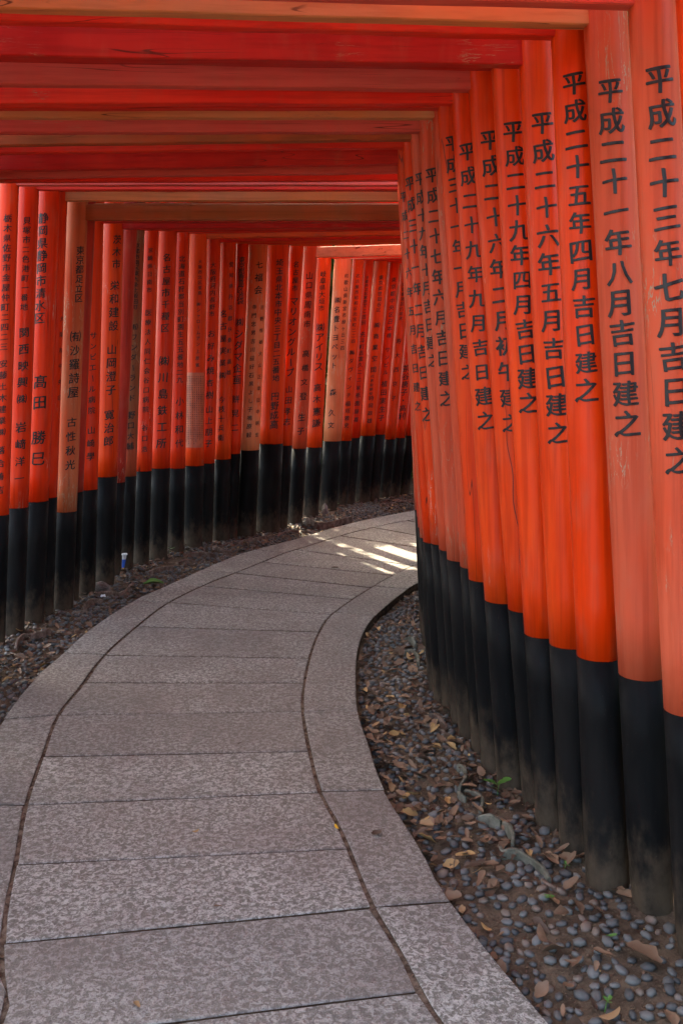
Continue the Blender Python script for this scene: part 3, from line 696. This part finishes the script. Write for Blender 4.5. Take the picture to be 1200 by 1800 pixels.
def leaf_shape(k):
    r_ = random.Random(100 + k); n_ = 7; w = r_.uniform(.28, .6); curl = r_.uniform(-.5, .9); cup = r_.uniform(-.3, .9); V = []
    for i in range(n_):
        t = i / (n_ - 1); ww = w * math.sin(math.pi * min(1, t * .92 + .04)) ** .6 * (1 + .3 * r_.uniform(-1, 1)); x = 2 * t - 1
        z = curl * (x * x) * .35
        V += [(x, -ww, z + cup * ww * .8 + r_.uniform(-.03, .03)), (x, .05 * r_.uniform(-1, 1), z), (x, ww, z + cup * ww * .8 + r_.uniform(-.03, .03))]
    Fs = []
    for i in range(n_ - 1):
        for j in (0, 1): a = i * 3 + j; Fs += [(a, a + 3, a + 4), (a, a + 4, a + 1)]
    return np.array(V), Fs
LS = [leaf_shape(k) for k in range(12)]
NX = 24000
cx_ = rng.uniform(-2.3, 2.2, NX); cy_ = rng.uniform(1.5, 12.6, NX)
dr, _ = sdist(RO, cx_, cy_); dl, _ = sdist(LO, cx_, cy_); dl = -dl
ok = ((dr > .01) & (dr < .62)) | ((dl > .01) & (dl < .8))
ok &= (((cx_[:, None] - pill[None, :, 0]) ** 2 + (cy_[:, None] - pill[None, :, 1]) ** 2) > (pill[None, :, 2] + .01) ** 2).all(1)
cx_, cy_, dr, dl = cx_[ok], cy_[ok], dr[ok], dl[ok]; ch_ = verge_h(cx_, cy_)
lv = []
for i in range(len(cx_)):
    x, y = cx_[i], cy_[i]; right = dr[i] > 0; dd = dr[i] if right else dl[i]
    dens = .34 + .8 * mnoise.noise(Vector((x * 2.2, y * 2.2, 40)))
    if right and 3.1 < y < 4.6: dens += 1.2
    if 4.6 < y < 6.2: dens += .25
    if right and dd < .08: dens += .3
    if right and y < 2.9: dens -= .12
    if right and dd > .38: dens -= .3
    if not right: dens += .15
    if random.random() > dens: continue
    lv.append((x, y, ch_[i] + random.uniform(.012, .026), random.uniform(.012, .033)))
lv.sort(key=size_px, reverse=True)
LM = []
for v, f in LS:
    me = bpy.data.meshes.new('dry_leaf'); me.from_pydata(v.tolist(), [], f); me.shade_smooth(); me.materials.append(M['leaf']); LM.append(me)
for c in lv[:300]:
    o = bpy.data.objects.new('dry_leaf', random.choice(LM)); C.objects.link(o); o.parent = verge
    o.location = c[:3]; o.rotation_euler = rot_rand(.5).to_euler(); o.scale = (c[3],) * 3
scatter('dry_leaves', [s[0] for s in LS], [s[1] for s in LS], lv[300:], .5, M['leaf'], verge, True)
# tiny crumbs and grit over the verge
NX = 30000
cx_ = rng.uniform(-2.2, 2.0, NX); cy_ = rng.uniform(1.7, 9.5, NX)
dr, _ = sdist(RO, cx_, cy_); dl, _ = sdist(LO, cx_, cy_); dl = -dl
ok = ((dr > 0) & (dr < .6)) | ((dl > 0) & (dl < .8)); cx_, cy_ = cx_[ok], cy_[ok]; ch_ = verge_h(cx_, cy_)
octa = np.array([(1, 0, 0), (-.8, .1, 0), (0, .7, 0), (0, -.8, 0), (0, 0, .5), (0, 0, -.5)]); of = [(0, 2, 4), (2, 1, 4), (1, 3, 4), (3, 0, 4), (2, 0, 5), (1, 2, 5), (3, 1, 5), (0, 3, 5)]
scatter('grit', [octa, octa * .7], [of, of], [(x, y, z + .003, random.uniform(.002, .007)) for x, y, z in zip(cx_, cy_, ch_)], 1.0, M['leaf'], verge, False)

def lay_leaf(px, py, size, mat, label, ang=0, z=0.004, idx=0, tilt=.1):
    x, y = G(px, py, z); me = LM[idx].copy(); me.materials.clear(); me.materials.append(mat)
    o = bpy.data.objects.new('fallen_leaf', me); C.objects.link(o); o.location = (x, y, z + .003)
    o.rotation_euler = (tilt, 0, ang); o.scale = (size,) * 3
    tag(o, label, 'leaf'); return o
lay_leaf(421, 1308, .012, M['leaf'], 'small curled brown leaf on the centre of the near paving', 1)
lay_leaf(241, 1768, .014, M['leaf'], 'tiny dry leaf on the nearest paving slab at the bottom left', 2.2, idx=3)
lay_leaf(661, 1467, .02, M['leaf'], 'small brown leaf on the right edge stones', .4, idx=4)
lay_leaf(588, 999, .028, M['leaf'], 'orange brown leaf lying alone on the far paving', 0, idx=5)
lay_leaf(344, 1462, .013, M['leaf'], 'reddish crumb of leaf on the slab left of the centre', .6, idx=6)
lay_leaf(383, 1595, .012, M['leaf'], 'thin dark leaf stalk on the lower paving', 0, idx=7)
lay_leaf(591, 1455, .018, M['yellow'], 'yellow leaf scrap caught in the right paving joint', 1.8, idx=2)
lay_leaf(270, 1026, .075, M['green'], 'broad flat green leaf on the left pebble verge', .2, .0, idx=1)
lay_leaf(1073, 1648, .018, M['green'], 'small bright green leaf among the near pebbles', .2, .01, idx=8)
lay_leaf(963, 1578, .02, M['green'], 'green leaf lying among pebbles in front of the date pillars', 0, .01, idx=9)
lay_leaf(1130, 1680, .052, M['leaf'], 'large pale pinkish brown leaf near the bottom right pillars', 2.3, .02, idx=10)
for px, py, s, a, i_ in ((985, 1570, .03, .1, 0), (1045, 1585, .05, 2.6, 4), (1085, 1580, .035, 1.5, 5), (963, 1672, .035, .5, 6), (985, 1700, .045, .2, 7)):
    pass
# joint litter
NX = []
for poly in (LI, RI):
    for k in range(0, len(poly), 1):
        if 2.2 < poly[k][1] < 7 and random.random() < .35:
            NX.append((poly[k][0] + random.uniform(-.005, .005), poly[k][1], -.006, random.uniform(.004, .011)))
scatter('joint_litter', [s[0] for s in LS], [s[1] for s in LS], NX, .5, M['leaf'], path, True)

# ------------------------------------------------------------------ edging tiles
def tile(pts, hgt, t, mat, label, sink=.04):
    P = dense([G(*p, .02) for p in pts], .012); n_ = len(P); V = []
    zg = verge_h(P[:, 0], P[:, 1])
    T = np.gradient(P, axis=0); T /= np.hypot(T[:, 0], T[:, 1])[:, None]; Nn = np.stack([-T[:, 1], T[:, 0]], 1)
    for i in range(n_):
        e = min(i, n_ - 1 - i); hh = hgt * .95 * (.7 + .3 * min(1, e / 4)) + .0015 * mnoise.noise(Vector((P[i][0] * 20, P[i][1] * 20, 0)))
        for s, z in ((-1, -sink), (-1, hh - .003), (-.6, hh), (.6, hh), (1, hh - .003), (1, -sink)):
            q = P[i] + Nn[i] * s * t / 2; V.append((q[0], q[1], zg[i] + z))
    Fs = [(i * 6 + j, (i + 1) * 6 + j, (i + 1) * 6 + (j + 1) % 6, i * 6 + (j + 1) % 6) for i in range(n_ - 1) for j in range(6)]
    Fs += [tuple(range(6)), tuple((n_ - 1) * 6 + j for j in range(6))[::-1]]
    o = mesh_obj('edging_tile', V, [f[::-1] for f in Fs], mat, None, False, (P[n_ // 2][0], P[n_ // 2][1], zg[n_ // 2]))
    tag(o, label, 'edging tile', 'half buried roof tiles edging the verges'); return o
TR = [([(804, 1345), (815, 1352), (818, 1368), (806, 1385)], .04, 'C shaped grey tile set on edge left of the green sprig'),
      ([(805, 1388), (812, 1396), (819, 1398)], .03, 'short curved tile stub just below the C shaped tile'),
      ([(817, 1388), (838, 1396), (848, 1408), (843, 1418)], .03, 'curved tile leading down to the flat grey tile plate'),
      ([(840, 1432), (860, 1436), (880, 1445)], .05, 'straight upright grey tile plate beside the gap'),
      ([(884, 1448), (895, 1460), (901, 1475), (900, 1486)], .05, 'leaning tile right of the narrow gap above the longest tile'),
      ([(877, 1480), (884, 1492), (905, 1494), (930, 1506), (950, 1520), (965, 1540)], .035, 'long S curved pale tile rim nearest the right pillars'),
      ([(952, 1536), (963, 1546), (978, 1552)], .02, 'small curved tile fragment below the long S curved tile'),
      ([(711, 1122), (722, 1124), (730, 1134)], .05, 'broad upturned tile by the inner bend, the farther of two'),
      ([(711, 1144), (725, 1148), (734, 1158), (735, 1168)], .05, 'curved tile by the inner bend, the nearer of two'),
      ([(736, 1236), (752, 1250), (767, 1255), (786, 1272)], .02, 'low brown tile at the foot of the inner pillars, farthest of three'),
      ([(755, 1272), (772, 1276), (783, 1288), (786, 1302)], .02, 'low hooked tile at the inner pillars, middle of three'),
      ([(772, 1304), (788, 1308), (800, 1316)], .018, 'short low tile at the inner pillars, nearest of three')]
for pts, hh, lab in TR: tile(pts, hh, .012, M['tile'] if hh > .025 else M['tile_brown'], lab)
TL = [([(28, 1140), (38, 1122), (65, 1114), (91, 1104)], .045, 'curved tile edging nearest the left frame edge'),
      ([(130, 1070), (142, 1069), (156, 1068)], .025, 'short tile sliver left of the grey rock, front row'),
      ([(145, 1068), (158, 1056), (182, 1052)], .045, 'curved tile with white flake on its end, in front of the grey rock'),
      ([(169, 1044), (190, 1042), (205, 1037)], .045, 'tile running right from the grey rock'),
      ([(203, 1040), (217, 1038), (234, 1024)], .04, 'curved tile below the blue and white stake'),
      ([(262, 1004), (285, 1000), (306, 996)], .04, 'tile edging right of the small green sprig on the left'),
      ([(313, 985), (330, 982), (346, 982)], .03, 'tile below the notice plate pillar, front one'),
      ([(323, 975), (348, 972), (379, 972)], .04, 'long tile below the notice plate pillar, rear one'),
      ([(375, 960), (392, 964), (409, 964)], .035, 'tile below the pillar with peeling paint'),
      ([(418, 953), (445, 947), (480, 940)], .04, 'long tile in front of the pale pillar listing names'),
      ([(485, 938), (512, 931), (545, 929)], .03, 'long pale rimmed tile before the orange pillars, left of the brown board'),
      ([(538, 919), (555, 923), (575, 921), (620, 911)], .085, 'tall brown board edging below the bleached pillar'),
      ([(667, 888), (695, 884), (732, 880)], .04, 'farthest tile edging at the bend')]
for pts, hh, lab in TL: tile(pts, hh, .014, M['tile_brown'], lab)

# ------------------------------------------------------------------ small things
def rock(px, py, s, label, sx=1.3, sz=.8, name='rock'):
    x, y = G(px, py); bm = bmesh.new(); bmesh.ops.create_icosphere(bm, subdivisions=3, radius=1)
    for v in bm.verts:
        d = 1 + .35 * mnoise.noise(v.co * 1.3 + Vector((px, 0, 0))) + .1 * mnoise.noise(v.co * 4)
        v.co = Vector((v.co.x * sx * d, v.co.y * d, v.co.z * sz * d)) * s
    me = bpy.data.meshes.new(name); bm.to_mesh(me); bm.free(); me.materials.append(M['rock'])
    o = bpy.data.objects.new(name, me); C.objects.link(o); o.location = (x, y, s * .2); tag(o, label, 'rock'); return o
rock(174, 1038, .062, 'rounded grey rock at the foot of the left pillars beside the tiles')
rock(571, 906, .07, 'upright pointed stone against the bleached pillar', .55, 1.5)
for px, py in ((128, 1062), (181, 1048), (110, 1078), (1108, 1560)):
    rock(px, py, .018 if px < 1000 else .01, {128: 'white pebble against the left pillar feet, left of the rock', 181: 'white flake on the tile end by the grey rock', 110: 'pale lump of soil between the left pillars and the gravel', 1108: 'tiny pale stone by the near right pillar foot'}[px], name='stone').data.materials[0] = M['white'] if px == 181 else M['rock']

def sprig(px, py, hgt, nl, label, seed, z=.0, ls=.03):
    r_ = random.Random(seed); x, y = G(px, py, z); root = empty('sprig', (x, y, z)); tag(root, label, 'plant')
    V, Fs = tube([((0, 0, -.02), .0015, 0), ((.005, 0, hgt * .5), .0013, 0), ((.01, 0, hgt), .001, 0)], 5)
    mesh_obj('stem', V, Fs, M['green'], root)
    for k in range(nl):
        v, f = LS[r_.randrange(12)]; a = r_.uniform(0, 6.28); el = r_.uniform(.1, .6); z_ = hgt * r_.uniform(.55, 1)
        m = Matrix.Rotation(a, 3, 'Z') @ Matrix.Rotation(-el, 3, 'Y')
        V = [tuple(m @ Vector(((q[0] + 1) * ls, q[1] * ls, q[2] * ls * .5)) + Vector((.008, 0, z_))) for q in v]
        me = bpy.data.meshes.new('leaf'); me.from_pydata(V, [], f); me.materials.append(M['green']); me.shade_smooth()
        o = bpy.data.objects.new('leaf', me); C.objects.link(o); o.parent = root
sprig(872, 1402, .055, 4, 'green sprig of pointed leaves growing at the right pillar feet', 1, 0, .03)
sprig(298, 975, .075, 3, 'bright green seedling at the foot of the left pillars', 2, 0, .022)
sprig(243, 990, .04, 2, 'small green curl beside the blue and white stake', 3, 0, .018)
sprig(585, 896, .05, 3, 'little green plant right of the upright pointed stone', 4, 0, .035)
sprig(990, 1525, .012, 4, 'tiny bright green seedlings below the long curved tile', 5, 0, .008)
sprig(1062, 1765, .01, 5, 'small tuft of green moss among the nearest pebbles', 6, 0, .008)

# blue and white pointed stake
x, y = G(216, 1006); root = empty('marker_stake', (x, y, 0)); tag(root, 'small blue and white stake with yellow tip leaning against left pillars', 'stake')
for nm, z0_, z1_, r0, r1, m in (('tip', .0, .035, .006, .010, 'yellow'), ('body', .036, .10, .010, .014, 'blue'), ('sleeve', .101, .135, .014, .017, 'white'), ('cap', .136, .145, .024, .022, 'white')):
    V, Fs = tube([((.10 * z0_, 0, z0_), r0, 0), ((.10 * z1_, 0, z1_), r1, 0)], 12); mesh_obj(nm, V, Fs, M[m], root, False)
# spider thread at the inner corner
V, Fs = tube([((.245, 4.55, 2.66), .0006, 0), ((.29, 4.5, 2.61), .0006, 0), ((.36, 4.45, 2.56), .0006, 0)], 4)
o = mesh_obj('spider_thread', V, Fs, M['white']); tag(o, 'fine pale spider thread under the beam corner at the inner bend', 'thread')

# ------------------------------------------------------------------ forest beside the path
def crown_mesh(seed, n_, rad, hgt):
    r_ = np.random.default_rng(seed); cl = []
    for _ in range(46):
        u = r_.normal(size=3); u /= np.linalg.norm(u); u *= r_.uniform(.45, 1) ** .5; cl.append(u * np.array([rad, rad, hgt / 2]))
    cl = np.array(cl); k = r_.integers(0, len(cl), n_); P = cl[k] + r_.normal(size=(n_, 3)) * np.array([.34, .34, .26]) * rad * .42
    V = []; Fs = []
    a = r_.normal(size=(n_, 3)); a /= np.linalg.norm(a, axis=1)[:, None]; b = np.cross(a, r_.normal(size=(n_, 3))); b /= np.linalg.norm(b, axis=1)[:, None]
    s = r_.uniform(.07, .13, n_)[:, None]
    Q = np.stack([P - a * s, P - b * s * .5, P + a * s, P + b * s * .5], 1).reshape(-1, 3)
    me = bpy.data.meshes.new('crown'); me.from_pydata(Q.tolist(), [], [(4 * i, 4 * i + 1, 4 * i + 2, 4 * i + 3) for i in range(n_)]); me.materials.append(M['foliage']); return me
CM = [crown_mesh(s, 12000, 1.5, 3.2) for s in (1, 2, 3)]
SM = crown_mesh(9, 4500, .8, 1.5)
V, Fs = tube([((0, 0, -.15), .17, .2), ((.03, 0, 1.0), .13, .2), ((-.04, .05, 2.2), .11, .2), ((.05, 0, 3.6), .08, .2), ((0, 0, 5.2), .03, .2)], 12)
for a_, z_ in ((.4, 2.6), (2.3, 3.0), (4.2, 3.4), (5.5, 3.9)):
    v2, f2 = tube([((0, 0, z_), .045, .1), ((math.cos(a_) * .6, math.sin(a_) * .6, z_ + .5), .03, .1), ((math.cos(a_) * 1.1, math.sin(a_) * 1.1, z_ + 1.2), .012, .1)], 7)
    b_ = len(V); V += v2; Fs += [tuple(q + b_ for q in f) for f in f2]
tm = bpy.data.meshes.new('trunk'); tm.from_pydata([tuple(v) for v in V], [], Fs); tm.materials.append(M['bark']); tm.shade_smooth()
def tree(x, y, s, k, label):
    root = empty('tree', (x, y, -.1)); root.scale = (s,) * 3; root.rotation_euler = (0, 0, k * 1.3); tag(root, label, 'tree', 'trees beyond the torii')
    t = bpy.data.objects.new('trunk', tm); C.objects.link(t); t.parent = root
    c = bpy.data.objects.new('crown', CM[k % 3]); C.objects.link(c); c.parent = root; c.location = (0, 0, 4.4)
TREES = [(-2.7, 8.9, 1.15), (-3.1, 10.6, 1.5), (-3.6, 7.4, 1.6), (-6.3, 11.5, 1.5), (-4.6, 12.4, 1.4), (-9.5, 15.5, 1.8), (3.0, 19, 1.6), (4.6, 16, 1.7), (5.2, 6.4, 1.4), (5.4, 10.2, 1.6), (4.4, 2.9, 1.3),  # several by the left row are added to keep sun off the path
         (8.0, 13, 1.8), (-2.5, 20, 1.9), (3.4, 12.8, 1.3), (-.2, 15.1, 1.1), (-.45, 13.4, .95)]  # last two are added to cut the sun streaks at the bend
TL_ = ['close outside the left row, the smallest of them', 'nearest the middle of the left row', 'behind the left row near its tan pillar', 'behind the left row towards the bend', 'one tree deeper behind the left row', 'far up the slope on the left', 'far behind the bend',
       'right behind the bend', 'behind the right row of date pillars', 'behind the right row beyond the bend', 'outside the right frame edge', 'deep in the wood on the right', 'farthest behind the green gap', 'inside the curve of the path', 'low and close behind the left row at the bend', 'smallest and closest at the bend']
for i, (x, y, s) in enumerate(TREES): tree(x, y, s, i, 'broadleaf tree ' + TL_[i])
sh = [(-1.7, 13.2, 1.0), (-.7, 14.6, 1.4), (-2.6, 12.6, 1.0), (.6, 14.8, 1.3),  (2.2, 15.6, 1.4), (1.9, 13.6, 1.0), (3.0, 14.4, 1.0),
      (2.6, 3.6, .9), (2.5, 5.6, .9), (3.2, 7.0, 1.0), (2.0, 2.6, .8), (2.3, 4.5, 1.0), (2.9, 5.0, 1.2), (3.6, 4.2, 1.3), (2.2, 6.6, .8), (3.9, 6.0, 1.4)]
for i, (x, y, s) in enumerate(sh):
    o = bpy.data.objects.new('shrub', SM); C.objects.link(o); o.location = (x, y, .7 * s); o.scale = (s,) * 3; o.rotation_euler = (0, 0, i)
    side_ = 'right' if x > 1.5 and y < 10 else 'left'
    tag(o, 'leafy green shrub behind the %s row, seen between pillars, %s' % (side_, ['at the bleached pillar', 'beyond the green gap', 'left of the green gap', 'at the far bend', 'deep behind the bend', 'close to the bend', 'right of the bend', 'by the nearest pillars', 'by the middle pillars', 'by the inner pillars', 'outside the frame edge', 'by the orange pillars', 'beside the pale cracked pillar', 'two steps outside the pillars', 'beyond the inner bend', 'farthest from the pillars', 'last'][i]), 'shrub', 'shrubs behind the torii rows')
# wooded slope around the path
V, Fs = [], []; na, nr_ = 72, 12
for j in range(nr_):
    for i in range(na):
        a = 2 * math.pi * i / na; rad = 5.2 + j * 2.6 + .5 * math.sin(3 * a); x = .3 + math.sin(a) * rad; y = 7 + math.cos(a) * rad * 1.45
        back = max(0, -math.cos(a)); hh = (1 - back ** .7) * (1 - .8 * max(0, -math.sin(a)) ** 2 * (math.cos(a) < .6))
        V.append((x, y, -.13 + hh * (1.5 * j ** .85) * (1 + .25 * mnoise.noise(Vector((x * .3, y * .3, 0))))))
Fs = [(j * na + i, j * na + (i + 1) % na, (j + 1) * na + (i + 1) % na, (j + 1) * na + i) for j in range(nr_ - 1) for i in range(na)]
o = mesh_obj('hillside', V, [f[::-1] for f in Fs], M['floor'], None, True); tag(o, kind='structure')
